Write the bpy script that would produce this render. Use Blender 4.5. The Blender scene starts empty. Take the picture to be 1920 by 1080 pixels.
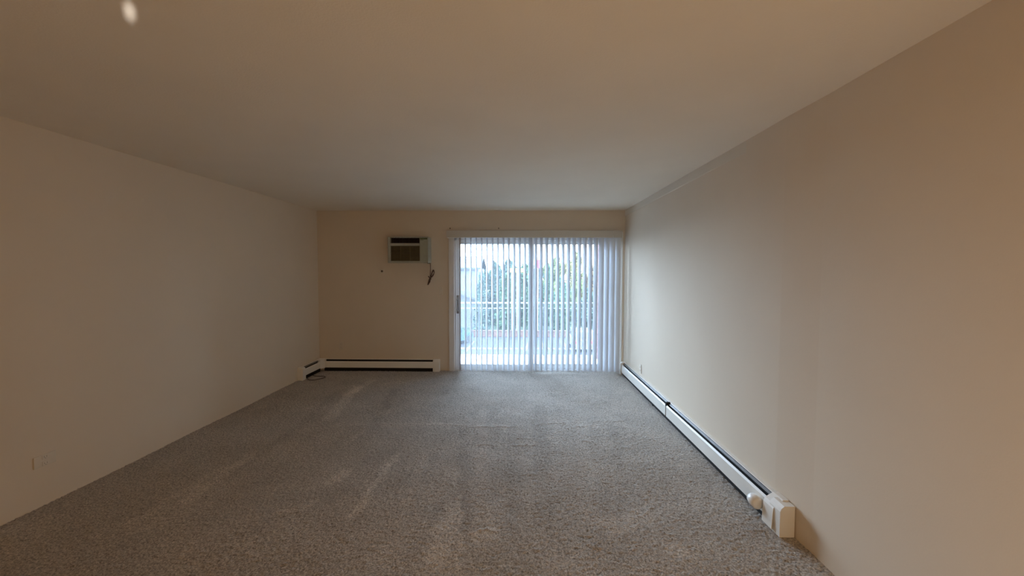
import bpy, bmesh, math, random
import numpy as np
from mathutils import Matrix, Vector

scene = bpy.context.scene
col = scene.collection
random.seed(7)
rng = np.random.default_rng(7)
PI = math.pi

# ------------------------------------------------------------------ camera
F_PX = 720.0
CAM = Vector((0.0, 0.0, 1.5228))
yaw, pit, roll = -0.0198, -0.0428, 0.0018
fw = Vector((math.sin(yaw) * math.cos(pit), math.cos(yaw) * math.cos(pit), math.sin(pit)))
rt = Vector((math.cos(yaw), -math.sin(yaw), 0))
up = rt.cross(fw)
R2 = rt * math.cos(roll) + up * math.sin(roll)
U2 = up * math.cos(roll) - rt * math.sin(roll)
cam_data = bpy.data.cameras.new('camera')
cam_data.sensor_width = 36.0
cam_data.lens = F_PX / 1920.0 * 36.0
cam_data.clip_start = 0.02
cam_data.clip_end = 500
cam = bpy.data.objects.new('camera', cam_data)
col.objects.link(cam)
cam.matrix_world = Matrix(((R2.x, U2.x, -fw.x, CAM.x), (R2.y, U2.y, -fw.y, CAM.y),
                           (R2.z, U2.z, -fw.z, CAM.z), (0, 0, 0, 1)))
scene.camera = cam


def at(u, v, Y):
    """World point at depth y = Y that the photograph shows at (u, v): used to read real positions off the photo."""
    d = fw + R2 * ((u - 960) / F_PX) + U2 * ((540 - v) / F_PX)
    return CAM + d * (Y / d.y)


# ------------------------------------------------------------------ world, lights, exposure
SKY = 25.5
world = bpy.data.worlds.new('overcast_sky')
scene.world = world
world.use_nodes = True
wn, wl = world.node_tree.nodes, world.node_tree.links
wn.clear()
w_out = wn.new('ShaderNodeOutputWorld')
w_bg = wn.new('ShaderNodeBackground')
w_tc = wn.new('ShaderNodeTexCoord')
w_sep = wn.new('ShaderNodeSeparateXYZ')
w_ramp = wn.new('ShaderNodeValToRGB')
w_ramp.color_ramp.elements[0].position = 0.0
w_ramp.color_ramp.elements[0].color = (0.73, 0.89, 1.10, 1)
w_ramp.color_ramp.elements[1].position = 0.8
w_ramp.color_ramp.elements[1].color = (0.57, 0.77, 1.10, 1)
w_bg.inputs['Strength'].default_value = SKY
wl.new(w_tc.outputs['Generated'], w_sep.inputs[0])
wl.new(w_sep.outputs['Z'], w_ramp.inputs['Fac'])
wl.new(w_ramp.outputs['Color'], w_bg.inputs['Color'])
wl.new(w_bg.outputs[0], w_out.inputs['Surface'])


def light(name, kind, loc, energy, color, **kw):
    d = bpy.data.lights.new(name, kind)
    d.energy = energy
    d.color = color
    for k, v in kw.items():
        setattr(d, k, v)
    o = bpy.data.objects.new(name, d)
    o.location = loc
    col.objects.link(o)
    return o


# sampling aid for the daylight that comes in through the glass door
portal = light('door_portal', 'AREA', (0.24, 5.965, 1.02), 1.0, (1, 1, 1), shape='RECTANGLE', size=2.45, size_y=2.05)
portal.data.cycles.is_portal = True
portal.rotation_euler = (-PI / 2, 0, 0)
# warm table lamp in the room behind the photographer
light('table_lamp_light', 'POINT', (0.55, -0.45, 0.80), 42.0, (1.0, 0.69, 0.37), shadow_soft_size=0.14)
# unseen spot lamp added to throw a small bright patch on the ceiling
GL = Vector((0.15, -0.16, 1.92))
sp = light('added_ceiling_glint_spot', 'SPOT', GL, 600.0, (1.0, 0.95, 0.92),
           shadow_soft_size=0.01, spot_size=math.radians(1.05), spot_blend=1.0)
sp.rotation_euler = (Vector((-1.384, 1.374, 2.44)) - GL).to_track_quat('-Z', 'Y').to_euler()

vs = scene.view_settings
vs.view_transform = 'Standard'
vs.look = 'None'
vs.exposure = 0.0
vs.gamma = 1.0
vs.use_curve_mapping = False
scene.cycles.use_denoising = True
scene.cycles.max_bounces = 14
scene.cycles.diffuse_bounces = 8
scene.cycles.transparent_max_bounces = 16
scene.cycles.sample_clamp_indirect = 6.0


# ------------------------------------------------------------------ materials
def mat(name, color, rough=0.7, metal=0.0, noise=None, bump=None, spec=0.3, trans=None, coords='Object'):
    """noise=(scale, amount): colour variation; bump=(scale, strength, distance); trans: share of light passed through."""
    m = bpy.data.materials.new(name)
    m.use_nodes = True
    nt = m.node_tree
    n, l = nt.nodes, nt.links
    b = n['Principled BSDF']
    b.inputs['Base Color'].default_value = (*color, 1)
    b.inputs['Roughness'].default_value = rough
    b.inputs['Metallic'].default_value = metal
    b.inputs['Specular IOR Level'].default_value = spec
    tc = n.new('ShaderNodeTexCoord')
    if noise:
        t = n.new('ShaderNodeTexNoise')
        t.inputs['Scale'].default_value = noise[0]
        t.inputs['Detail'].default_value = 4
        l.new(tc.outputs[coords], t.inputs['Vector'])
        r = n.new('ShaderNodeValToRGB')
        a = noise[1]
        r.color_ramp.elements[0].position = 0.3
        r.color_ramp.elements[1].position = 0.7
        r.color_ramp.elements[0].color = (*[c * (1 - a) for c in color], 1)
        r.color_ramp.elements[1].color = (*[min(1, c * (1 + a)) for c in color], 1)
        l.new(t.outputs['Fac'], r.inputs['Fac'])
        l.new(r.outputs['Color'], b.inputs['Base Color'])
    if bump:
        t2 = n.new('ShaderNodeTexNoise')
        t2.inputs['Scale'].default_value = bump[0]
        t2.inputs['Detail'].default_value = 3
        l.new(tc.outputs[coords], t2.inputs['Vector'])
        bp = n.new('ShaderNodeBump')
        bp.inputs['Strength'].default_value = bump[1]
        bp.inputs['Distance'].default_value = bump[2]
        l.new(t2.outputs['Fac'], bp.inputs['Height'])
        l.new(bp.outputs['Normal'], b.inputs['Normal'])
    if trans:
        tr = n.new('ShaderNodeBsdfTranslucent')
        tr.inputs['Color'].default_value = (*color, 1)
        mx = n.new('ShaderNodeMixShader')
        mx.inputs['Fac'].default_value = trans
        l.new(b.outputs[0], mx.inputs[1])
        l.new(tr.outputs[0], mx.inputs[2])
        l.new(mx.outputs[0], n['Material Output'].inputs['Surface'])
    return m


M = {}
M['wall'] = mat('cream_wall_paint', (0.69, 0.585, 0.46), 0.75, noise=(1.4, 0.02), bump=(160, 0.12, 0.002), spec=0.25)
M['ceiling'] = mat('ceiling_paint', (0.78, 0.70, 0.585), 0.9, noise=(2.0, 0.02), bump=(120, 0.25, 0.003), spec=0.1)
M['trim'] = mat('cream_trim_paint', (0.68, 0.60, 0.49), 0.6, noise=(3, 0.02))
M['casing'] = mat('door_casing_paint', (0.74, 0.71, 0.66), 0.5, noise=(6, 0.02))
M['heater'] = mat('heater_cream_enamel', (0.80, 0.76, 0.69), 0.4, noise=(4, 0.03), spec=0.45)
M['heater_dark'] = mat('heater_shade_black', (0.012, 0.010, 0.009), 0.8, noise=(8, 0.3))  # near-black, puts the shade inside the heater into the colour
M['damper'] = mat('damper_metal', (0.20, 0.19, 0.185), 0.45, metal=0.6, noise=(12, 0.15))
M['knob'] = mat('white_knob_plastic', (0.86, 0.82, 0.76), 0.35, noise=(20, 0.02), spec=0.5)
M['vane'] = mat('vane_pvc', (0.755, 0.785, 0.82), 0.45, noise=(3, 0.02), spec=0.3, trans=0.10)
M['valance'] = mat('valance_pvc', (0.56, 0.52, 0.455), 0.5, noise=(4, 0.02))
M['chain'] = mat('white_bead_chain', (0.85, 0.85, 0.85), 0.4, noise=(30, 0.03))
M['frame'] = mat('door_frame_vinyl', (0.78, 0.77, 0.75), 0.4, noise=(5, 0.02))
M['handle'] = mat('handle_grey', (0.30, 0.28, 0.25), 0.4, metal=0.4, noise=(30, 0.1))
M['ac_case'] = mat('air_conditioner_case', (0.36, 0.345, 0.275), 0.5, noise=(12, 0.05))
M['ac_panel'] = mat('air_conditioner_panel', (0.33, 0.325, 0.25), 0.5, noise=(15, 0.05))
M['ac_grille'] = mat('air_conditioner_grille', (0.20, 0.155, 0.085), 0.6, noise=(15, 0.1))
M['ac_vent'] = mat('air_conditioner_vent', (0.022, 0.010, 0.010), 0.7, noise=(15, 0.2))
M['ac_badge'] = mat('air_conditioner_badge', (0.085, 0.095, 0.035), 0.5, noise=(60, 0.4))
M['cord'] = mat('brown_cord', (0.11, 0.062, 0.045), 0.5, noise=(40, 0.2))
M['cable'] = mat('dark_cable', (0.06, 0.045, 0.04), 0.5, noise=(40, 0.2))
M['plate'] = mat('wall_plate_plastic', (0.67, 0.585, 0.47), 0.5, noise=(20, 0.02), spec=0.5)
M['slot'] = mat('painted_over_slot', (0.36, 0.30, 0.23), 0.6, noise=(30, 0.2))
M['jack'] = mat('jack_metal', (0.16, 0.12, 0.08), 0.4, metal=0.5, noise=(50, 0.2))
M['concrete'] = mat('balcony_concrete', (0.72,0.70,0.67), 0.85, noise=(5, 0.08), bump=(60, 0.3, 0.003))
M['rail'] = mat('railing_paint', (0.217, 0.227, 0.231), 0.5, noise=(10, 0.05))
M['picket'] = mat('picket_paint', (0.052, 0.060, 0.068), 0.5, noise=(10, 0.1))
M['brick'] = mat('red_brick', (0.11,0.045,0.04), 0.9, noise=(14, 0.3), bump=(80, 0.4, 0.004))
M['mortar'] = mat('pale_mortar', (0.20,0.19,0.18), 0.95, noise=(30, 0.1))
M['asphalt'] = mat('asphalt', (0.020, 0.020, 0.026), 0.9, noise=(0.6, 0.2), bump=(20, 0.2, 0.01))
M['lawn'] = mat('lawn', (0.03,0.045,0.025), 0.95, noise=(1.2, 0.3))
M['line'] = mat('parking_line_paint', (0.11,0.105,0.075), 0.7, noise=(5, 0.08))
M['siding'] = mat('pale_siding', (0.072, 0.076, 0.080), 0.7, noise=(1, 0.04))
M['roof'] = mat('pale_shingle_roof', (0.062,0.064,0.066), 0.9, noise=(6, 0.12))
M['roof_edge'] = mat('roof_edge', (0.036,0.038,0.041), 0.8, noise=(6, 0.1))
M['leaf_green'] = mat('green_leaves', (0.044, 0.084, 0.048), 0.7, noise=(1.5, 0.35), trans=0.3)
M['leaf_pale'] = mat('pale_green_leaves', (0.055,0.085,0.07), 0.7, noise=(1.5, 0.3), trans=0.3)
M['leaf_yellow'] = mat('yellow_leaves', (0.12,0.105,0.03), 0.7, noise=(1.5, 0.3), trans=0.3)
M['leaf_lime'] = mat('yellow_green_leaves', (0.10,0.12,0.04), 0.7, noise=(1.5, 0.3), trans=0.3)
M['leaf_orange'] = mat('orange_leaves', (0.13,0.08,0.04), 0.7, noise=(1.5, 0.3), trans=0.3)
M['bark'] = mat('bark', (0.12, 0.09, 0.07), 0.9, noise=(6, 0.3))
M['car_blue'] = mat('light_blue_car_paint', (0.030,0.058,0.075), 0.25, noise=(2, 0.03), spec=0.6)
M['car_rust'] = mat('rust_car_paint', (0.144, 0.042, 0.021), 0.25, noise=(2, 0.03), spec=0.6)
M['car_white'] = mat('white_car_paint', (0.11,0.115,0.12), 0.25, noise=(2, 0.03), spec=0.6)
M['car_dark'] = mat('dark_car_paint', (0.03, 0.05, 0.05), 0.25, noise=(2, 0.1), spec=0.6)
M['car_glass'] = mat('car_window', (0.03, 0.045, 0.05), 0.1, noise=(3, 0.1), spec=0.6)
M['tyre'] = mat('tyre_rubber', (0.025, 0.025, 0.025), 0.8, noise=(20, 0.2))
M['lamp_red'] = mat('tail_lamp_plastic', (0.65, 0.04, 0.04), 0.25, noise=(10, 0.1))
M['sign_yellow'] = mat('yellow_sign_face', (0.16,0.13,0.02), 0.5, noise=(3, 0.05))
M['sign_red'] = mat('red_sign_face', (0.14,0.015,0.03), 0.5, noise=(3, 0.05))
M['post'] = mat('pale_post', (0.15,0.15,0.15), 0.5, noise=(4, 0.05))
M['low_brick'] = mat('low_wall_terracotta', (0.070,0.040,0.032), 0.9, noise=(3, 0.2))


def glass_material():
    m = bpy.data.materials.new('door_glass')
    m.use_nodes = True
    n, l = m.node_tree.nodes, m.node_tree.links
    n.clear()
    out = n.new('ShaderNodeOutputMaterial')
    tp = n.new('ShaderNodeBsdfTransparent')
    tp.inputs['Color'].default_value = (0.95, 0.98, 0.98, 1)
    tl = n.new('ShaderNodeBsdfTranslucent')        # thin pale veil added to imitate glare over the view
    tl.inputs['Color'].default_value = (0.86, 0.93, 1.0, 1)
    tc = n.new('ShaderNodeTexCoord')
    ns = n.new('ShaderNodeTexNoise')
    ns.inputs['Scale'].default_value = 2.5
    mp = n.new('ShaderNodeMapRange')
    mp.inputs['To Min'].default_value = 0.012
    mp.inputs['To Max'].default_value = 0.020
    l.new(tc.outputs['Object'], ns.inputs['Vector'])
    l.new(ns.outputs['Fac'], mp.inputs['Value'])
    m1 = n.new('ShaderNodeMixShader')
    l.new(mp.outputs[0], m1.inputs['Fac'])
    l.new(tp.outputs[0], m1.inputs[1])
    l.new(tl.outputs[0], m1.inputs[2])
    gl = n.new('ShaderNodeBsdfGlossy')
    gl.inputs['Roughness'].default_value = 0.03
    fr = n.new('ShaderNodeFresnel')
    fr.inputs['IOR'].default_value = 1.35
    m2 = n.new('ShaderNodeMixShader')
    l.new(fr.outputs[0], m2.inputs['Fac'])
    l.new(m1.outputs[0], m2.inputs[1])
    l.new(gl.outputs[0], m2.inputs[2])
    l.new(m2.outputs[0], out.inputs['Surface'])
    return m


M['glass'] = glass_material()


def carpet_material():
    m = bpy.data.materials.new('grey_beige_carpet')
    m.use_nodes = True
    n, l = m.node_tree.nodes, m.node_tree.links
    b = n['Principled BSDF']
    b.inputs['Roughness'].default_value = 1.0
    b.inputs['Specular IOR Level'].default_value = 0.05
    b.inputs['Sheen Weight'].default_value = 0.25
    b.inputs['Sheen Roughness'].default_value = 0.5
    tc = n.new('ShaderNodeTexCoord')
    t = n.new('ShaderNodeTexNoise')              # single tufts
    t.inputs['Scale'].default_value = 95
    t.inputs['Detail'].default_value = 5
    t.inputs['Roughness'].default_value = 0.75
    l.new(tc.outputs['Object'], t.inputs['Vector'])
    r = n.new('ShaderNodeValToRGB')
    r.color_ramp.elements[0].position = 0.36
    r.color_ramp.elements[0].color = (0.160, 0.140, 0.118, 1)
    r.color_ramp.elements[1].position = 0.64
    r.color_ramp.elements[1].color = (0.68, 0.605, 0.52, 1)
    l.new(t.outputs['Fac'], r.inputs['Fac'])
    at_ = n.new('ShaderNodeAttribute')           # brushed pile: tracks and scuffs in the nap
    at_.attribute_name = 'pile'
    t2 = n.new('ShaderNodeTexNoise')
    t2.inputs['Scale'].default_value = 3.0
    t2.inputs['Detail'].default_value = 5
    l.new(tc.outputs['Object'], t2.inputs['Vector'])
    mr = n.new('ShaderNodeMapRange')
    mr.inputs['From Min'].default_value = 0.3
    mr.inputs['From Max'].default_value = 0.7
    mr.inputs['To Min'].default_value = 0.90
    mr.inputs['To Max'].default_value = 1.10
    l.new(t2.outputs['Fac'], mr.inputs['Value'])
    mu = n.new('ShaderNodeMath')
    mu.operation = 'MULTIPLY'
    l.new(at_.outputs['Fac'], mu.inputs[0])
    l.new(mr.outputs[0], mu.inputs[1])
    vm = n.new('ShaderNodeVectorMath')
    vm.operation = 'SCALE'
    l.new(r.outputs['Color'], vm.inputs[0])
    l.new(mu.outputs[0], vm.inputs['Scale'])
    l.new(vm.outputs[0], b.inputs['Base Color'])
    bp = n.new('ShaderNodeBump')
    bp.inputs['Strength'].default_value = 0.7
    bp.inputs['Distance'].default_value = 0.008
    l.new(t.outputs['Fac'], bp.inputs['Height'])
    l.new(bp.outputs['Normal'], b.inputs['Normal'])
    return m


M['carpet'] = carpet_material()

# ------------------------------------------------------------------ mesh helpers
ORIGIN = {}


class MB:
    def __init__(self):
        self.v, self.f = [], []

    def add(self, vs_, fs):
        k = len(self.v)
        self.v += [tuple(p) for p in vs_]
        self.f += [tuple(i + k for i in f) for f in fs]
        return self

    def box(self, x0, x1, y0, y1, z0, z1, bevel=0.0, mtx=None):
        bm = bmesh.new()
        bmesh.ops.create_cube(bm, size=1)
        for p in bm.verts:
            p.co = Vector(((x0 + x1) / 2 + p.co.x * (x1 - x0), (y0 + y1) / 2 + p.co.y * (y1 - y0),
                           (z0 + z1) / 2 + p.co.z * (z1 - z0)))
        if bevel:
            bmesh.ops.bevel(bm, geom=bm.edges[:], offset=bevel, segments=2, affect='EDGES', profile=0.5)
        if mtx is not None:
            bmesh.ops.transform(bm, matrix=mtx, verts=bm.verts)
        bm.verts.index_update()
        self.add([p.co for p in bm.verts], [[p.index for p in f.verts] for f in bm.faces])
        bm.free()
        return self

    def prism(self, poly, axis, a0, a1):
        """closed polygon swept along an axis ('x','y','z'); poly gives the other two coordinates in order."""
        def P(p, a):
            return {'x': (a, p[0], p[1]), 'y': (p[0], a, p[1]), 'z': (p[0], p[1], a)}[axis]
        n = len(poly)
        vs_ = [P(p, a0) for p in poly] + [P(p, a1) for p in poly]
        fs = [tuple(range(n))[::-1], tuple(range(n, 2 * n))]
        fs += [(i, (i + 1) % n, n + (i + 1) % n, n + i) for i in range(n)]
        return self.add(vs_, fs)

    def tube(self, pts, r, n=6, caps=True):
        pts = [Vector(p) for p in pts]
        rings = []
        for i, p in enumerate(pts):
            d = (pts[min(i + 1, len(pts) - 1)] - pts[max(i - 1, 0)]).normalized()
            s = d.cross(Vector((0, 0, 1)))
            if s.length < 0.05:
                s = d.cross(Vector((0, 1, 0)))
            s.normalize()
            t = s.cross(d)
            rr = r[i] if isinstance(r, (list, tuple)) else r
            rings.append([p + (s * math.cos(2 * PI * k / n) + t * math.sin(2 * PI * k / n)) * rr for k in range(n)])
        vs_ = [q for ring in rings for q in ring]
        fs = []
        for i in range(len(pts) - 1):
            for k in range(n):
                fs.append((i * n + k, i * n + (k + 1) % n, (i + 1) * n + (k + 1) % n, (i + 1) * n + k))
        if caps:
            fs.append(tuple(range(n))[::-1])
            fs.append(tuple(range((len(pts) - 1) * n, len(pts) * n)))
        return self.add(vs_, fs)

    def build(self, name, material, parent=None, smooth=False, fix=True):
        me = bpy.data.meshes.new(name)
        off = ORIGIN.get(parent.name, Vector((0, 0, 0))) if parent else Vector((0, 0, 0))
        me.from_pydata([(p[0] - off.x, p[1] - off.y, p[2] - off.z) for p in self.v], [], self.f)
        if fix:
            bm = bmesh.new()
            bm.from_mesh(me)
            bmesh.ops.recalc_face_normals(bm, faces=bm.faces[:])
            bm.to_mesh(me)
            bm.free()
        if smooth:
            me.polygons.foreach_set('use_smooth', [True] * len(me.polygons))
        me.materials.append(material)
        o = bpy.data.objects.new(name, me)
        col.objects.link(o)
        if parent:
            o.parent = parent
            ORIGIN[o.name] = off
        return o


def tag(o, label=None, cat=None, group=None, kind=None):
    for k, v in (('label', label), ('category', cat), ('group', group), ('kind', kind)):
        if v:
            o[k] = v
    return o


def empty(name, loc, label=None, cat=None, group=None, kind=None):
    o = bpy.data.objects.new(name, None)
    o.empty_display_size = 0.1
    o.location = loc
    col.objects.link(o)
    ORIGIN[o.name] = Vector(loc)
    return tag(o, label, cat, group, kind)


def struct(mb, name, material, parent=None, label=None, **kw):
    o = mb.build(name, material, parent, **kw)
    if not parent:
        o['kind'] = 'structure'
        if label:
            o['label'] = label
    return o


# ------------------------------------------------------------------ room shell
XL, XR, YB, YN, H = -3.082, 1.579, 5.815, -4.0, 2.44
DX0, DX1, DZ = -0.99, 1.485, 2.03       # door opening

# right wall: small outward kink shaped to imitate an edge of light
prof = [(YB + 0.15, 0.0), (2.345, 0.0), (2.06, 0.012), (1.2, 0.012), (YN - 0.15, 0.012)]
poly = [(XR + d, y) for y, d in prof] + [(XR + 0.16, YN - 0.15), (XR + 0.16, YB + 0.15)]
struct(MB().prism(poly, 'z', -0.02, H), 'wall_right', M['wall'], label='long cream wall on the right above the baseboard heater')
struct(MB().box(XL - 0.15, XL, YN - 0.15, YB + 0.15, -0.02, H), 'wall_left', M['wall'], label='bare cream wall on the left')
struct(MB().box(XL, XR, YN - 0.15, YN, -0.02, H), 'wall_front', M['wall'], label='cream wall behind the camera')
wb = MB()
wb.box(XL, DX0, YB, YB + 0.15, -0.02, H)
wb.box(DX1, XR, YB, YB + 0.15, -0.02, H)
wb.box(DX0, DX1, YB, YB + 0.15, DZ, H)
struct(wb, 'wall_back', M['wall'], label='cream end wall with the sliding door and air conditioner')
struct(MB().box(XL - 0.15, XR + 0.16, YN - 0.15, YB + 0.15, H, H + 0.12), 'ceiling', M['ceiling'], label='plain painted ceiling')
# narrow painted strip along the top of the right wall
tb = MB()
for y, d in ((YB, 0.006), (3.6, 0.005), (2.75, 0.0002)):
    tb.v += [(XR - d, y, H), (XR - d, y, H - 0.078), (XR - d * 0.3, y, H - 0.084), (XR + 0.02, y, H - 0.084), (XR + 0.02, y, H)]
for k in (0, 5):
    tb.f += [(k + a, k + (a + 1) % 5, k + 5 + (a + 1) % 5, k + 5 + a) for a in range(5)]
tb.f += [(0, 1, 2, 3, 4), (10, 11, 12, 13, 14)]
struct(tb, 'trim_1', M['trim'], label='thin strip along the top of the right wall near the window')


def carpet():
    step = 0.0085
    xs = np.arange(XL, XR + 0.02, step)
    ys = np.concatenate([np.linspace(YN, 1.75, 60)[:-1], np.arange(1.75, YB + 0.10, step)])
    X, Y = np.meshgrid(xs, ys)
    nx, ny = len(xs), len(ys)
    Z = rng.normal(0, 0.0022, X.shape)
    low = np.zeros(X.shape)
    for k in range(26):                      # gentle unevenness
        a = rng.uniform(0, 2 * PI)
        f = rng.uniform(2, 9)
        low += np.sin((X * math.cos(a) + Y * math.sin(a)) * f + rng.uniform(0, 6.28)) * 0.0006
    Z += low
    pile = np.ones(X.shape)

    def streak(u0, v0, u1, v1, w, amount, taper=0.0):
        """brushed strip of nap between two floor points (read off the photo), w metres wide"""
        def fl(u, v):
            d = fw + R2 * ((u - 960) / F_PX) + U2 * ((540 - v) / F_PX)
            return CAM + d * (-CAM.z / d.z)
        a, b = fl(u0, v0), fl(u1, v1)
        dx, dy = b.x - a.x, b.y - a.y
        L2 = dx * dx + dy * dy
        t = ((X - a.x) * dx + (Y - a.y) * dy) / L2
        s = ((X - a.x) * dy - (Y - a.y) * dx) / math.sqrt(L2)
        wob = 0.012 * np.sin(t * 17 + u0) + 0.008 * np.sin(t * 41 + v0)
        ww = w * (1 + taper * t)
        m = np.clip((ww / 2 - np.abs(s + wob)) / (0.25 * w) + 0.5, 0, 1)
        e = 0.04 / math.sqrt(L2) + 0.06
        m *= np.clip(t / e + 0.5, 0, 1) * np.clip((1 - t) / e + 0.5, 0, 1)
        return m * amount * 1.7

    for s in ((612, 790, 672, 722, .13, .17), (655, 740, 700, 712, .10, .12), (330, 950, 480, 848, .10, .10), (240, 985, 420, 875, .07, .08),
              (470, 770, 500, 760, .10, .10), (560, 960, 596, 936, .05, .16), (515, 962, 555, 955, .05, .15),
              (615, 910, 655, 880, .10, .14), (655, 975, 745, 850, .06, .14), (640, 840, 690, 800, .05, .08),
              (500, 885, 545, 840, .05, .07), (745, 985, 800, 850, .05, .07), (815, 1065, 850, 940, .16, .16, -.6),
              (860, 1075, 862, 930, .03, .16), (800, 1000, 845, 985, .05, .12), (880, 1010, 930, 1000, .12, .13),
              (430, 1030, 475, 1010, .12, .07), (900, 960, 905, 760, .10, .05), (1020, 1000, 1012, 760, .14, -.06), (1110, 1000, 1090, 780, .12, .05),
              (1180, 1010, 1150, 800, .10, -.05), (960, 1050, 962, 800, .10, -.05), (870, 1010, 868, 800, .09, -.06),
              (1130, 990, 1190, 975, .16, .12), (1250, 1030, 1320, 1050, .10, .08), (1170, 960, 1230, 975, .12, .08), (700, 1060, 760, 1020, .16, .06),
              (560, 800, 640, 730, .09, -.06), (420, 900, 560, 800, .09, -.06), (700, 800, 740, 730, .10, -.06), (640, 796, 960, 797, .05, .07)):
        pile += streak(*s)
    # ridges: wrinkles and scuff marks in the nap
    def ridge(u0, v0, u1, v1, w, hgt, sag=0.0):
        def fl(u, v):
            d = fw + R2 * ((u - 960) / F_PX) + U2 * ((540 - v) / F_PX)
            return CAM + d * (-CAM.z / d.z)
        a, b = fl(u0, v0), fl(u1, v1)
        dx, dy = b.x - a.x, b.y - a.y
        L2 = dx * dx + dy * dy
        t = ((X - a.x) * dx + (Y - a.y) * dy) / L2
        s = ((X - a.x) * dy - (Y - a.y) * dx) / math.sqrt(L2)
        s = s + sag * 4 * t * (1 - t) + 0.008 * np.sin(t * 23 + u0)
        m = np.exp(-(s / w) ** 2) * np.clip(t * 8, 0, 1) * np.clip((1 - t) * 8, 0, 1)
        return m * hgt * 0.5
    for s in ((690, 795, 900, 797, .020, .007), (860, 800, 985, 800, .018, .009), (1000, 797, 1065, 793, .016, .009, .03),
              (1060, 802, 1120, 797, .016, .007), (1125, 790, 1172, 790, .014, .010), (888, 834, 930, 836, .014, .010, .03),
              (955, 834, 1008, 834, .012, .009), (880, 862, 915, 863, .012, .010, .05), (1085, 828, 1120, 834, .014, .010, .04),
              (1090, 812, 1125, 818, .012, .008, -.04), (1150, 840, 1180, 838, .02, .008), (1030, 848, 1060, 850, .014, .009, .03),
              (960, 820, 1000, 822, .014, .007), (1060, 752, 1110, 751, .016, .007), (1010, 741, 1060, 741, .016, .006), (980, 890, 1010, 888, .012, .008),
              (1095, 1020, 1130, 1035, .012, .009, .02), (880, 1005, 935, 1000, .012, .009, .04), (1400, 996, 1440, 993, .008, .008)):
        Z += ridge(*s)
    for k in range(60):                       # foot dents
        cx, cy = rng.uniform(-1.2, 1.3), rng.uniform(2.0, 5.4)
        q = ((X - cx) / rng.uniform(.03, .07)) ** 2 + ((Y - cy) / rng.uniform(.05, .12)) ** 2
        g = np.exp(-q)
        Z -= g * rng.uniform(.002, .005)
        pile += g * rng.uniform(-.07, .09)
    Z = np.clip(Z, -0.012, 0.014)
    n = nx * ny
    co = np.stack([X, Y, Z], -1).reshape(-1, 3).astype(np.float32)
    i = np.arange(n).reshape(ny, nx)
    q = np.stack([i[:-1, :-1], i[:-1, 1:], i[1:, 1:], i[1:, :-1]], -1).reshape(-1, 4).astype(np.int32)
    me = bpy.data.meshes.new('floor')
    me.vertices.add(n)
    me.vertices.foreach_set('co', co.ravel())
    me.loops.add(q.size)
    me.loops.foreach_set('vertex_index', q.ravel())
    me.polygons.add(len(q))
    me.polygons.foreach_set('loop_start', np.arange(0, q.size, 4, dtype=np.int32))
    me.update(calc_edges=True)
    me.polygons.foreach_set('use_smooth', np.ones(len(q), dtype=bool))
    a = me.attributes.new('pile', 'FLOAT', 'POINT')
    a.data.foreach_set('value', pile.astype(np.float32).ravel())
    me.materials.append(M['carpet'])
    o = bpy.data.objects.new('floor', me)
    col.objects.link(o)
    tag(o, 'grey-beige carpet with brushed tracks in the pile', None, None, 'structure')


carpet()

# ------------------------------------------------------------------ sliding glass door
door = struct(MB().box(DX0, DX0 + 0.03, YB + 0.005, YB + 0.125, 0, DZ, 0.003).box(DX1 - 0.03, DX1, YB + 0.005, YB + 0.125, 0, DZ, 0.003)
              .box(DX0, DX1, YB + 0.005, YB + 0.125, DZ - 0.035, DZ, 0.003).box(DX0, DX1, YB + 0.0, YB + 0.14, -0.015, 0.022, 0.003),
              'door_1', M['frame'], label='two-panel sliding glass door to the balcony')


def door_panel(x0, x1, y, stile_l, stile_r, handle):
    z0, z1 = 0.022, DZ - 0.035
    p = MB()
    p.box(x0, x0 + stile_l, y, y + 0.04, z0, z1, 0.004)
    p.box(x1 - stile_r, x1, y, y + 0.04, z0, z1, 0.004)
    p.box(x0 + stile_l, x1 - stile_r, y, y + 0.04, z0, 0.100, 0.004)
    p.box(x0 + stile_l, x1 - stile_r, y, y + 0.04, 1.935, z1, 0.004)
    o = p.build('door_panel', M['frame'], door)
    MB().box(x0 + stile_l - 0.005, x1 - stile_r + 0.005, y + 0.017, y + 0.021, 0.095, 1.94).build('pane', M['glass'], o)
    if handle:
        h = MB()
        h.box(x0 + 0.012, x0 + 0.062, y - 0.008, y, 0.88, 1.16, 0.003)
        h.tube([(x0 + 0.037, y - 0.006, 0.92), (x0 + 0.037, y - 0.038, 0.94), (x0 + 0.037, y - 0.040, 1.10), (x0 + 0.037, y - 0.006, 1.12)], 0.009, 8)
        h.build('handle', M['handle'], o)
    return o


door_panel(DX0 + 0.005, 0.218, YB + 0.02, 0.078, 0.088, True)
door_panel(0.145, DX1 - 0.005, YB + 0.07, 0.075, 0.085, False)
# casing boards around the opening
struct(MB().box(-1.075, -0.993, YB - 0.018, YB + 0.0, 0.0, 2.115, 0.004), 'trim_2', M['casing'], label='painted casing board left of the sliding door')
struct(MB().box(1.488, 1.545, YB - 0.018, YB + 0.0, 0.0, 2.115, 0.004), 'trim_3', M['casing'], label='painted casing board right of the sliding door')
struct(MB().box(-0.993, 1.488, YB - 0.018, YB + 0.0, DZ, 2.115, 0.004), 'trim_4', M['casing'], label='painted casing board over the sliding door')

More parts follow.
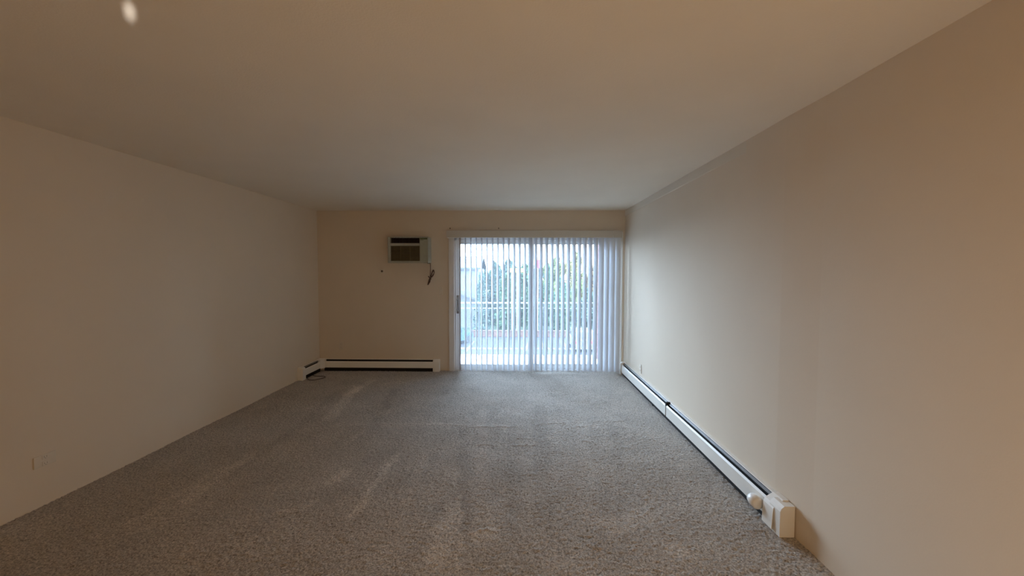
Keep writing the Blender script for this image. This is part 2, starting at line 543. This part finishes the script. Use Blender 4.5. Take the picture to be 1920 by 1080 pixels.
# ------------------------------------------------------------------ vertical blind
BY = 5.715
blind = empty('vertical_blind', (0.21, BY, 2.07), 'white vertical blind with tilted vanes hanging over the sliding glass door', 'blind')
hd = MB()
hd.box(-1.06, 1.485, BY - 0.022, BY + 0.022, 2.055, 2.095, 0.003)
hd.build('headrail', M['valance'], blind)
va = MB()
vy = BY - 0.062
va.prism([(vy, 2.020), (vy - 0.004, 2.024), (vy - 0.004, 2.119), (vy, 2.123), (vy + 0.012, 2.123), (vy + 0.012, 2.117),
          (vy + 0.004, 2.113), (vy + 0.004, 2.030), (vy + 0.012, 2.026), (vy + 0.012, 2.020)], 'x', -1.078, 1.362)
va.box(1.366, 1.495, vy - 0.003, vy + 0.002, 2.020, 2.123, 0.001)
va.box(-1.078, -1.073, vy, YB - 0.02, 2.022, 2.121)
va.box(1.490, 1.495, vy + 0.002, YB - 0.004, 2.022, 2.121)
va.build('valance', M['valance'], blind)
xs_v = [0.21 + (u - 1000) * 0.00795 for u in [861.8 + 10.13 * i for i in range(30)]]
# hooks and stems
cm = MB()
for x in xs_v:
    cm.box(x - 0.006, x + 0.006, BY - 0.006, BY + 0.006, 2.03, 2.058)
tag(cm.build('vane_stems', M['frame'], blind), kind='stuff')
vane_me = None
ZV0, ZV1 = 0.030, 2.035
for i, x in enumerate(xs_v):
    if vane_me is None:
        vb = MB()
        n = 8
        W = 0.089
        front, back = [], []
        for k in range(n + 1):
            s = k / n - 0.5
            yy = -0.0065 * (1 - 4 * s * s)
            front.append((s * W, yy - 0.0004))
            back.append((s * W, yy + 0.0004))
        vb.prism(front + back[::-1], 'z', ZV0 - 2.07, ZV1 - 2.07)
        vo = vb.build('vane', M['vane'], None, smooth=False)
        vo.parent = blind
        vane_me = vo.data
    else:
        vo = bpy.data.objects.new('vane', vane_me)
        col.objects.link(vo)
        vo.parent = blind
    a = 23 + 11 * i / 29 + random.uniform(-2.5, 2.5)
    if i == 13:
        a = 40
    if i >= 26:
        a = (50, 46, 60, 74)[i - 26]
    vo.location = (x - 0.21, 0, 0)
    vo.rotation_euler = (math.radians(random.uniform(-.15, .15)), 0, -math.radians(90 - a))
ch = MB()
pts = []
for i in range(len(xs_v) - 1):
    for k in range(4):
        t = k / 4
        pts.append((xs_v[i] + (xs_v[i + 1] - xs_v[i]) * t, BY - 0.040 + 0.003 * math.sin(i * 2.1), 0.047 - 0.014 * 4 * t * (1 - t)))
ch.tube(pts, 0.0022, 5)
for p in pts[::2]:
    ch.box(p[0] - .0035, p[0] + .0035, p[1] - .0035, p[1] + .0035, p[2] - .0035, p[2] + .0035)
tag(ch.build('spacer_chain', M['chain'], blind), kind='stuff')

# ------------------------------------------------------------------ baseboard heaters
HT = 0.178


def heater_run(root, axis, wall, side, a0, a1, seams=(), damper=True, foot=0.038):
    """a heater length along an axis; side=+1 when the room lies towards + from the wall"""
    s = side
    ax = axis

    def pr(name, poly, m, b0=a0, b1=a1):
        mb = MB()
        pts_ = [(wall + s * d, z) for d, z in poly]
        mb.prism(pts_, ax, b0, b1)
        return mb.build(name, m, root)
    # back plate with its curled top
    pr('back_plate', [(0, 0.02), (0, HT), (0.026, HT), (0.030, HT - 0.003), (0.028, HT - 0.005), (0.024, HT - 0.003), (0.004, HT - 0.003), (0.004, 0.02)], M['heater'])
    edges = [a0] + list(seams) + [a1]
    for k in range(len(edges) - 1):
        g0 = 0.010 if k else 0
        g1 = 0.010 if k < len(edges) - 2 else 0
        pr('front_panel', [(0.066, foot), (0.070, foot), (0.070, 0.138), (0.062, 0.152), (0.058, 0.150), (0.066, 0.136)], M['heater'],
           edges[k] + g0, edges[k + 1] - g1)
    # damper flap half closed in the slot
    if damper:
        pr('damper', [(0.028, 0.166), (0.043, 0.158), (0.045, 0.161), (0.030, 0.170)], M['damper'], a0 + 0.01, a1 - 0.01)
    pr('element_shade_fill', [(0.006, 0.0), (0.058, 0.0), (0.064, 0.030), (0.064, 0.132), (0.032, 0.136), (0.026, 0.172), (0.006, 0.172)], M['heater_dark'])  # dark fill around the element, shade of slot and foot gap painted in


heater = empty('baseboard_heater', (XR - 0.04, 4.0, 0), 'long cream baseboard heater along the foot of the right wall', 'heater')
heater_run(heater, 'y', XR, -1, 2.30, 5.655, (3.934,))


def cap_profile(d, h):
    return [(0, 0.0), (d, 0.0), (d, h - 0.032), (d - 0.008, h - 0.014), (d - 0.024, h), (0, h)]


mb = MB()
mb.prism([(XR - d, z) for d, z in cap_profile(0.082, HT + 0.006)], 'y', 5.65, 5.705)
mb.build('end_cap', M['heater'], heater)
mb = MB()   # big end box near the camera with an overlapping cover
mb.prism([(XR - d, z) for d, z in cap_profile(0.084, HT + 0.004)], 'y', 2.172, 2.265)
mb.build('end_box', M['heater'], heater)
mb = MB()
mb.prism([(XR - d, z) for d, z in [(0, HT - 0.002), (0, HT + 0.009), (0.030, HT + 0.009), (0.078, HT - 0.022), (0.089, HT - 0.045), (0.097, 0.012),
                                   (0.094, 0.012), (0.086, HT - 0.046), (0.074, HT - 0.026), (0.028, HT - 0.002)]], 'y', 2.225, 2.315)
mb.build('end_cover', M['heater'], heater)
# rounded white valve knob on the front panel
kb = MB()
rings = []
ky0, ky1, kr = 2.345, 2.435, 0.036
kx, kz = XR - 0.098, 0.088
prof_k = [(0.0, 0.70), (0.004, 1.0), (0.045, 1.0), (0.060, 0.96), (0.073, 0.84), (0.083, 0.62), (0.089, 0.35), (0.091, 0.05)]
pts_k = [(kx, ky0 + d, kz) for d, _ in prof_k]
kb.tube(pts_k, [kr * r for _, r in prof_k], 20)
kb.build('valve_knob', M['knob'], heater, smooth=True)
MB().box(kx + 0.008, XR - 0.066, ky0 + 0.010, ky0 + 0.05, kz - 0.018, kz + 0.018, 0.004).build('valve_stem', M['heater'], heater)
MB().box(XR - 0.069, XR - 0.024, 3.925, 3.950, 0.135, HT + 0.002).build('joint_gap_block', M['heater_dark'], heater)  # dark block added to stand for the gap at the panel joint
# a small dark foot under the run
MB().box(XR - 0.066, XR - 0.02, 4.33, 4.36, 0.0, 0.05).build('foot_bracket', M['heater_dark'], heater)

heater2 = empty('baseboard_heater', (XL + 0.9, YB - 0.04, 0), 'L-shaped cream baseboard heater in the far left corner under the air conditioner', 'heater')
heater_run(heater2, 'x', YB, -1, XL + 0.105, -1.305, damper=False, foot=0.056)
heater_run(heater2, 'y', XL, 1, 5.285, YB - 0.105, foot=0.056)
mb = MB()   # corner cover
mb.prism([(XL, YB), (XL + 0.118, YB), (XL + 0.118, YB - 0.071), (XL + 0.071, YB - 0.118), (XL, YB - 0.118)], 'z', 0.050, HT + 0.004)
mb.build('corner_cover', M['heater'], heater2)
mb = MB()
mb.prism([(YB - d, z) for d, z in cap_profile(0.075, HT + 0.003)], 'x', -1.312, -1.215)
mb.build('end_cover', M['heater'], heater2)
mb = MB()
mb.prism([(XL + d, z) for d, z in cap_profile(0.078, HT + 0.003)], 'y', 5.215, 5.29)
mb.build('end_cap', M['heater'], heater2)

# ------------------------------------------------------------------ air conditioner
ax0, ax1, az0, az1, ayf = -1.938, -1.340, 1.645, 2.030, 5.615
ac = empty('air_conditioner', (-1.64, YB, az0), 'old grey-beige air conditioner set through the end wall left of the blind', 'air conditioner')
MB().prism([(ax0 + .012, ayf + .05), (ax0 + .012, YB), (ax1, YB), (ax1, ayf + .05)], 'z', az0 + .004, az1 - .004).build('casing', M['ac_case'], ac)
fc = MB()
vx0, vx1 = -1.895, -1.468
fc.box(ax0, vx0, ayf, ayf + 0.06, az0, az1, 0.008)
fc.box(vx1, -1.463, ayf + 0.004, ayf + 0.06, az0 + .01, az1 - .01, 0.002)
fc.box(ax0, ax1, ayf + 0.001, ayf + 0.06, az1 - 0.016, az1, 0.005)
fc.box(ax0, vx1, ayf + 0.001, ayf + 0.06, 1.897, 1.936, 0.004)
fc.box(ax0, ax1, ayf, ayf + 0.06, az0, 1.676, 0.006)
fc.build('front_cover', M['ac_case'], ac)
MB().box(-1.463, ax1, ayf - 0.002, ayf + 0.06, 1.672, az1 - 0.012, 0.006).build('control_panel', M['ac_panel'], ac)
bd = MB()
bd.box(-1.455, -1.352, ayf - 0.004, ayf, 1.990, 2.012)
bd.box(-1.452, -1.405, ayf - 0.004, ayf, 1.978, 1.984)
bd.build('badge', M['ac_badge'], ac)
MB().box(vx0, vx1, ayf + 0.045, ayf + 0.055, 1.67, 2.02).build('filter', M['ac_vent'], ac)
vt = MB()
for k in range(9):
    x = vx0 + (vx1 - vx0) * (k + 0.5) / 9
    vt.box(x - .002, x + .002, ayf + 0.018, ayf + 0.05, 1.936, az1 - 0.016)
tag(vt.build('air_vent', M['ac_vent'], ac), kind='stuff')
gr = MB()
for k in range(17):
    z = 1.680 + k * 0.0130
    gr.prism([(ayf + 0.006, z), (ayf + 0.009, z - 0.002), (ayf + 0.022, z + 0.007), (ayf + 0.020, z + 0.009)], 'x', vx0, vx1)
for x in (-1.75, -1.61):
    gr.box(x - .003, x + .003, ayf + 0.010, ayf + 0.03, 1.676, 1.897)
tag(gr.build('intake_grille', M['ac_grille'], ac), kind='stuff')


def cp(u, v, dy=0.0):
    p = at(u, v, 5.775 + dy)
    return Vector((p.x, p.y, p.z))


def smooth_path(pts_, n=6):
    out = []
    P_ = [pts_[0]] + list(pts_) + [pts_[-1]]
    for i in range(1, len(P_) - 2):
        p0, p1, p2, p3 = P_[i - 1:i + 3]
        for k in range(n):
            t = k / n
            out.append(0.5 * ((2 * p1) + (-p0 + p2) * t + (2 * p0 - 5 * p1 + 4 * p2 - p3) * t * t + (-p0 + 3 * p1 - 3 * p2 + p3) * t ** 3))
    out.append(P_[-2])
    return out


path = [cp(806.8, 492), cp(807.2, 500), cp(807.0, 510), cp(806.6, 519)]
for k in range(4):      # bundled loops tied in the middle
    d = k * 0.9
    dy = -0.010 + 0.008 * (k % 3)
    path += [cp(809.5 + d * .4, 512 - d * .3, dy), cp(812.5 + d * .4, 506 + d, dy + .006), cp(814.2 - d * .3, 511 + d, dy), cp(809.5 + d * .3, 518 + d * .4, dy - .006),
             cp(806.0, 521 + d * .3, dy), cp(803.8 + d * .2, 526, dy + .005), cp(802.0 + d * .9, 534 - d * 1.3, dy), cp(804.3 + d * .7, 531 - d, dy - .006), cp(806.6 + d * .2, 522 + d * .3, dy)]
cd = MB()
cd.tube(smooth_path(path, 5), 0.0047, 6)
pc = cd.build('power_cord', M['cord'], ac, smooth=True)
a_, b_ = cp(803.2, 518, -.012), cp(808.6, 523.5, -.012)
MB().tube([a_, (a_ + b_) / 2 + Vector((0, -.012, 0)), b_], 0.008, 8).build('cord_tie', M['cord'], pc)
MB().box(-1.385, -1.340, ayf + 0.12, ayf + 0.19, az0 - 0.006, az0 + 0.004).build('bottom_bracket', M['ac_grille'], ac)


# ------------------------------------------------------------------ small things on the walls
def outlet(name, pos, normal, w, h, label, cat, kind='outlet', group=None):
    """plate lies on the wall with its face along normal"""
    p, nrm = Vector(pos), Vector(normal)
    s = Vector((0, 0, 1)).cross(nrm)
    root = empty(name, p, label, cat, group)
    mt = Matrix((( s.x, nrm.x, 0, p.x), (s.y, nrm.y, 0, p.y), (0, 0, 1, p.z), (0, 0, 0, 1)))
    MB().box(-w / 2, w / 2, 0, 0.007, -h / 2, h / 2, 0.0025, mt).build('cover_plate', M['plate'], root)
    if kind == 'outlet':
        for z in (-0.021, 0.021):
            f = MB().box(-0.017, 0.017, 0.006, 0.0095, z - 0.014, z + 0.014, 0.002, mt).build('socket', M['plate'], root)
            MB().box(-0.008, -0.0055, 0.009, 0.0102, z - 0.004, z + 0.006, 0, mt).box(0.0055, 0.008, 0.009, 0.0102, z - 0.004, z + 0.006, 0, mt)\
                .box(-0.002, 0.002, 0.009, 0.0102, z - 0.011, z - 0.007, 0, mt).build('slots', M['slot'], f)
    elif kind == 'switch':
        MB().box(-0.012, 0.012, 0.006, 0.009, -0.020, 0.020, 0.001, mt).box(-0.005, 0.005, 0.008, 0.020, 0.0, 0.012, 0.001, mt).build('toggle', M['plate'], root)
    elif kind == 'jack':
        c = [mt @ Vector((0, d, 0)) for d in (0.004, 0.012, 0.020)]
        MB().tube(c, [0.017, 0.016, 0.009], 12).build('socket', M['jack'], root)
    return root


outlet('wall_outlet', (XL, 2.382, 0.297), (1, 0, 0), 0.118, 0.075, 'wall outlet low on the left wall near the camera', 'outlet')
outlet('wall_outlet', (-2.742, YB, 0.379), (0, -1, 0), 0.072, 0.115, 'wall outlet low on the end wall above the corner heater', 'outlet')
outlet('wall_outlet', (XR, 4.985, 0.262), (-1, 0, 0), 0.075, 0.118, 'wall outlet just above the long heater on the right wall', 'outlet')
outlet('light_switch', (-1.195, YB, 1.225), (0, -1, 0), 0.052, 0.115, 'narrow wall switch plate beside the door casing', 'switch', 'switch')
outlet('cable_jack', (-2.095, YB, 1.524), (0, -1, 0), 0.066, 0.070, 'small dark round cable jack below left of the air conditioner', 'jack', 'jack')
for x, lab in ((-1.052, 'small dark screw in the wall above the left end of the blind'), (-0.318, 'small dark screw in the wall above the blind, nearer its middle')):
    s = MB().tube([(x, YB + 0.001, 2.174), (x, YB - 0.004, 2.174), (x, YB - 0.007, 2.174)], [0.009, 0.009, 0.005], 10).build('wall_screw', M['jack'])
    tag(s, lab, 'screw')
cb = MB()
cpts = [Vector(q) for q in ((-3.015, 5.34, 0.020), (-2.99, 5.31, 0.016), (-2.955, 5.245, 0.016), (-2.90, 5.205, 0.016), (-2.84, 5.215, 0.016), (-2.79, 5.275, 0.016),
                            (-2.76, 5.34, 0.016), (-2.79, 5.39, 0.016), (-2.86, 5.405, 0.016), (-2.93, 5.40, 0.018), (-2.985, 5.43, 0.02))]
cb.tube(smooth_path(cpts, 6), 0.005, 6)
tag(cb.build('loose_cable', M['cable'], smooth=True), 'thin dark cable looped on the carpet at the end of the corner heater', 'cable')

# ------------------------------------------------------------------ balcony
slab = MB().box(-2.2, 1.9, YB + 0.155, 7.10, -0.20, -0.025, 0.01)
tag(slab.build('balcony_slab', M['concrete']), 'pale concrete balcony floor outside the glass door', None, None, 'structure')
RY = 7.02
rail = empty('balcony_railing', (0, RY, -0.025), 'thin metal balcony railing with upright pickets outside the glass door', 'railing')
zt, zm, zb = at(930, 568, RY).z, at(930, 578, RY).z, at(930, 653.5, RY).z
rx0, rx1 = -2.15, 1.36
MB().box(rx0, rx1, RY - 0.02, RY + 0.02, zt - 0.012, zt + 0.012, 0.003).build('top_rail', M['rail'], rail)
MB().box(rx0, rx1, RY - 0.010, RY + 0.010, zm - 0.006, zm + 0.006).build('middle_rail', M['rail'], rail)
MB().box(rx0, rx1, RY - 0.013, RY + 0.013, zb - 0.009, zb + 0.009).build('bottom_rail', M['rail'], rail)
for x in (-2.12, at(898, 600, RY).x, 0.45):
    MB().box(x - 0.014, x + 0.014, RY - 0.014, RY + 0.014, -0.03, zt - 0.012).build('post', M['picket'], rail)
x = rx0 + 0.11
while x < rx1 - 0.03:
    MB().box(x - 0.005, x + 0.005, RY - 0.005, RY + 0.005, zb - 0.006, zm).build('picket', M['picket'], rail)
    x += 0.118
# brick side wall
bx = 1.375
bw = empty('brick_side_wall', (bx + 0.1, 6.5, -0.025), 'red brick side wall of the balcony behind the right end of the blind', None, None, 'structure')
MB().box(bx + 0.006, bx + 0.206, 5.97, 7.024, -0.03, 2.6).build('mortar', M['mortar'], bw)
bk = MB()
zz, row = -0.025, 0
while zz < 2.58:
    y = 5.962 - (0.1 if row % 2 else 0.0)
    while y < 7.03:
        y0_, y1_ = max(y, 5.962), min(y + 0.190, 7.03)
        if y1_ - y0_ > 0.02:
            j = random.uniform(0, 0.003)
            bk.box(bx - j, bx + 0.20, y0_, y1_, zz, zz + 0.057)
        y += 0.201
    zz += 0.068
    row += 1
tag(bk.build('bricks', M['brick'], bw), kind='stuff')

# ------------------------------------------------------------------ outside, one storey below
GZ = -4.9
g = MB().box(-60, 60, 7.6, 140, GZ - 0.3, GZ)
tag(g.build('ground', M['asphalt']), 'grey asphalt parking lot below the balcony', None, None, 'structure')
gl_ = MB().box(-60, 60, 38.2, 139, GZ - 0.02, GZ + 0.04)
tag(gl_.build('lawn', M['lawn']), 'strip of grass beyond the parking lot', None, None, 'structure')
for (u0, v0, u1, v1), lab in (((871, 662, 889, 640), 'painted parking line left of the lot'), ((982, 664, 992, 640), 'painted parking line below the middle of the blind'),
                              ((1021, 656, 1013, 636), 'painted parking line right of the middle door stile'), ((1063, 655, 1056, 640), 'painted parking line left of the white car')):
    def gp(u, v):
        d = fw + R2 * ((u - 960) / F_PX) + U2 * ((540 - v) / F_PX)
        return CAM + d * ((GZ - CAM.z) / d.z)
    p, q = gp(u0, v0), gp(u1, v1)
    d = (q - p).normalized()
    s = Vector((d.y, -d.x, 0)) * 0.07
    l_ = MB().prism([((p + s).x, (p + s).y), ((q + s).x, (q + s).y), ((q - s).x, (q - s).y), ((p - s).x, (p - s).y)], 'z', GZ, GZ + 0.012)
    tag(l_.build('parking_line', M['line']), lab, 'line', 'parking lines')

# house to the left
hx1 = at(897, 560, 43.5).x
house = empty('house', (hx1 - 4, 44, GZ), 'pale sided house beyond the left of the blind', 'house')
hy, hz = 43.5, at(880, 503, 43.5).z
wl_ = MB()
wl_.box(hx1 - 8, hx1, hy, hy + 7, GZ, hz)
wl_.build('wall', M['siding'], house)
sd = MB()
zz = GZ + 0.03
while zz < hz - 0.2:
    sd.prism([(hy - 0.05, zz), (hy - 0.02, zz + 0.19), (hy, zz + 0.19), (hy, zz)], 'x', hx1 - 8.02, hx1 + 0.02)
    zz += 0.2
tag(sd.build('siding_boards', M['siding'], house), kind='stuff')
rf = MB()
rf.prism([(hy - 0.5, hz - 0.1), (hy + 3.5, hz + 1.3), (hy + 7.5, hz - 0.1), (hy + 7.5, hz + 0.08), (hy + 3.5, hz + 1.5), (hy - 0.5, hz + 0.08)], 'x', hx1 - 8.3, hx1 + 0.3)
rfo = rf.build('roof', M['roof'], house)
MB().box(hx1 - 8.3, hx1 + 0.3, hy - 0.53, hy - 0.5, hz - 0.14, hz + 0.08).build('fascia', M['roof_edge'], rfo)
pa, pb = at(858, 546, hy - 1), at(899, 561, hy - 1)
MB().prism([(pa.x, pa.z), (pb.x, pb.z), (pb.x, pb.z - 0.25), (pa.x, pa.z - 0.25)], 'y', hy - 1.2, hy).build('porch_roof', M['roof'], house)


def tree(u, Y, top_v, width, leafm, label, conical=False, n=3000, leaf=0.24, base=0.06):
    c = at(u, 540, Y)
    top = at(u, top_v, Y).z
    hgt = top - GZ
    root = empty('tree', (c.x, Y, GZ), label, 'tree', 'trees beyond the parking lot')
    MB().tube([(c.x, Y, GZ), (c.x + .05, Y, GZ + hgt * .4), (c.x, Y + .05, GZ + hgt * .8)], [0.16, 0.12, 0.04], 7).build('trunk', M['bark'], root)
    v = np.zeros((n, 4, 3))
    nb = 16
    bl = []
    for k in range(nb):
        t = (k + 0.5) / nb
        rad = width / 2 * ((1 - t) ** .8 + .06 if conical else math.sin(PI * min(1, .15 + .85 * t)) ** .6)
        a = rng.uniform(0, 6.28)
        d = rad * (0.45 if not conical else 0.25)
        bl.append((c.x + d * math.cos(a), Y + d * math.sin(a), GZ + hgt * (base + (1 - base) * t), max(.18, rad * .68), hgt * .085))
    for k in range(n):
        bx_, by_, bz_, br, bh = bl[rng.integers(nb)]
        q = rng.normal(0, 1, 3)
        q /= np.linalg.norm(q)
        q *= rng.uniform(.55, 1.0)
        p = np.array([bx_ + q[0] * br, by_ + q[1] * br, bz_ + q[2] * bh])
        e1 = rng.normal(0, 1, 3)
        e1 /= np.linalg.norm(e1)
        e2 = np.cross(e1, rng.normal(0, 1, 3))
        e2 /= np.linalg.norm(e2)
        s = leaf * rng.uniform(.6, 1.3)
        v[k] = p + np.array([-e1 * s, e2 * s * .5, e1 * s, -e2 * s * .5])
    me = bpy.data.meshes.new('foliage')
    me.from_pydata(v.reshape(-1, 3) - np.array([c.x, Y, GZ]), [], (np.arange(n * 4).reshape(-1, 4)).tolist())
    me.materials.append(leafm)
    o = bpy.data.objects.new('foliage', me)
    col.objects.link(o)
    o.parent = root
    o['kind'] = 'stuff'


TREES = (
    (903, 41, 515, 2.4, 'leaf_pale', 'pale green tree at the right corner of the pale house', True),
    (950, 41, 520, 2.6, 'leaf_green', 'low green tree standing below the yellow sign', False),
    (1000, 41, 512, 2.6, 'leaf_green', 'green tree behind the middle stile of the door', True),
    (1052, 41, 524, 2.7, 'leaf_green', 'low green tree in front of the yellow-green tree', False),
    (1104, 41, 545, 2.7, 'leaf_pale', 'low pale green tree in front of the orange tree', False),
    (926, 46, 494, 3.0, 'leaf_pale', 'tall pale green tree just left of the yellow sign', True),
    (977, 46, 513, 3.0, 'leaf_green', 'green tree just right of the yellow sign', False),
    (1028, 46, 503, 3.0, 'leaf_green', 'green conical tree just right of the red sign', True),
    (1080, 46, 515, 3.0, 'leaf_lime', 'yellow-green tree in front of the tall yellow tree', False),
    (950, 53, 490, 4.0, 'leaf_pale', 'distant pale tree behind the yellow sign', False),
    (1043, 53, 484, 3.6, 'leaf_lime', 'tall yellow-green tree behind the right half of the blind', False),
    (1111, 53, 503, 3.6, 'leaf_orange', 'orange tree beside the brick side wall', False),
    (907, 68, 499, 4.2, 'leaf_pale', 'distant pale tree just right of the pale house', False),
    (958, 68, 494, 4.6, 'leaf_pale', 'farthest pale tree behind the yellow sign', False),
    (1005, 68, 500, 4.2, 'leaf_pale', 'distant pale tree behind the red sign', False),
    (1026, 90, 496, 5.0, 'leaf_lime', 'distant yellow-green tree between the red sign and the yellow tree', False),
    (932, 90, 497, 5.0, 'leaf_green', 'distant green tree left of the yellow sign', False),
    (982, 102, 496, 5.0, 'leaf_green', 'distant green tree between the yellow sign and the red sign', False),
    (1122, 74, 490, 4.0, 'leaf_lime', 'distant yellow-green tree at the edge of the brick side wall', False),
    (1075, 62, 477, 6.0, 'leaf_yellow', 'tall yellow tree behind the right half of the blind', False))
for a in TREES:
    tree(a[0], a[1], a[2], a[3], M[a[4]], a[5], a[6], leaf=0.24 + max(0, a[1] - 46) * 0.006, base=0.0)


# signs
def sign(name, u, v0, v1, w_px, Y, m, label, posts):
    p0, p1 = at(u, v1, Y), at(u, v0, Y)
    w = w_px * Y / F_PX
    root = empty(name, (p0.x, Y, GZ), label, 'sign')
    MB().box(p0.x - w / 2, p0.x + w / 2, Y - 0.08, Y + 0.08, p0.z, p1.z, 0.03).build('sign_board', m, root)
    for d in posts:
        MB().tube([(p0.x + d * w, Y + 0.02, GZ), (p0.x + d * w, Y + 0.02, p0.z + 0.05)], 0.09, 8).build('post', M['post'], root)


sign('roadside_sign', 967, 503, 511, 27, 39.0, M['sign_yellow'], 'small wide yellow sign on two pale posts among the trees', (-0.25, 0.1))
sign('roadside_sign', 1008, 487, 503, 8, 39.0, M['sign_red'], 'small red sign on one post right of the middle door stile', (0.0,))

# low terracotta wall along the lot
lw = MB()
p0, p1 = at(885, 625, 37.6), at(1120, 625, 37.6)
lw.box(p0.x, p1.x, 37.5, 37.8, GZ, GZ + 0.55, 0.02)
lw.box(p0.x - .03, p1.x + .03, 37.45, 37.85, GZ + 0.55, GZ + 0.63, 0.02)
tag(lw.build('low_wall', M['low_brick']), 'low terracotta wall between the parking lot and the trees', 'wall')


def car(name, u, Y, rot, paint, label, length=4.3, suv=True):
    c = at(u, 560, Y)
    root = empty(name, (c.x, Y, GZ), label, 'car', 'cars in the parking lot')
    hL = length / 2
    top = 1.68 if suv else 1.42
    body = [(-hL, .35), (-hL, .95), (-hL + .12, 1.02), (hL - 1.15, 1.02), (hL - .2, .88), (hL, .70), (hL, .35)]
    cab = [(-hL + .08, 1.02), (-hL + .35, top - .06), (-hL + .6, top), (hL - 2.1, top), (hL - 1.85, top - .06), (hL - 1.1, 1.02)]
    mt = Matrix.Translation((c.x, Y, GZ)) @ Matrix.Rotation(math.radians(rot), 4, 'Z')

    def B(mb, nm, m, par):
        mb.v = [tuple(mt @ Vector(p)) for p in mb.v]
        return mb.build(nm, m, par)
    mb = MB().prism([(a, b) for a, b in body], 'y', -.88, .88)
    mb.prism([(a, b) for a, b in cab], 'y', -.78, .78)
    bo = B(mb, 'car_body', paint, root)
    wn_ = MB()
    for s in (-1, 1):
        wn_.prism([(-hL + .45, 1.08), (-hL + .6, top - .12), (hL - 2.1, top - .12), (hL - 1.45, 1.08)], 'y', s * .77, s * .80)
    wn_.add([(-hL + .12, -.66, 1.08), (-hL + .12, .66, 1.08), (-hL + .33, .62, top - .12), (-hL + .33, -.62, top - .12)], [(0, 1, 2, 3)])
    wn_.v[-4:] = [(x_ - .035, y_, z_) for x_, y_, z_ in wn_.v[-4:]]
    wn_.add([(hL - 1.12, -.66, 1.08), (hL - 1.12, .66, 1.08), (hL - 1.76, .62, top - .1), (hL - 1.76, -.62, top - .1)], [(0, 1, 2, 3)])
    wn_.v[-4:] = [(x_ + .04, y_, z_) for x_, y_, z_ in wn_.v[-4:]]
    B(wn_, 'windows', M['car_glass'], root)
    for sx in (-hL + .8, hL - .85):
        for sy in (-.80, .80):
            B(MB().tube([(sx, sy - .11, .33), (sx, sy + .11, .33)], .33, 16), 'wheel', M['tyre'], root)
    for sy in (-.7, .7):
        B(MB().box(-hL - .02, -hL + .05, sy - .12, sy + .12, .72, .95), 'tail_lamp', M['lamp_red'], root)


car('car', 846, 33.5, 62, M['car_blue'], 'light blue car at the far left of the parking lot in front of the house')
car('car', 1088, 32.5, 90, M['car_white'], 'white car seen from behind near the brick side wall')
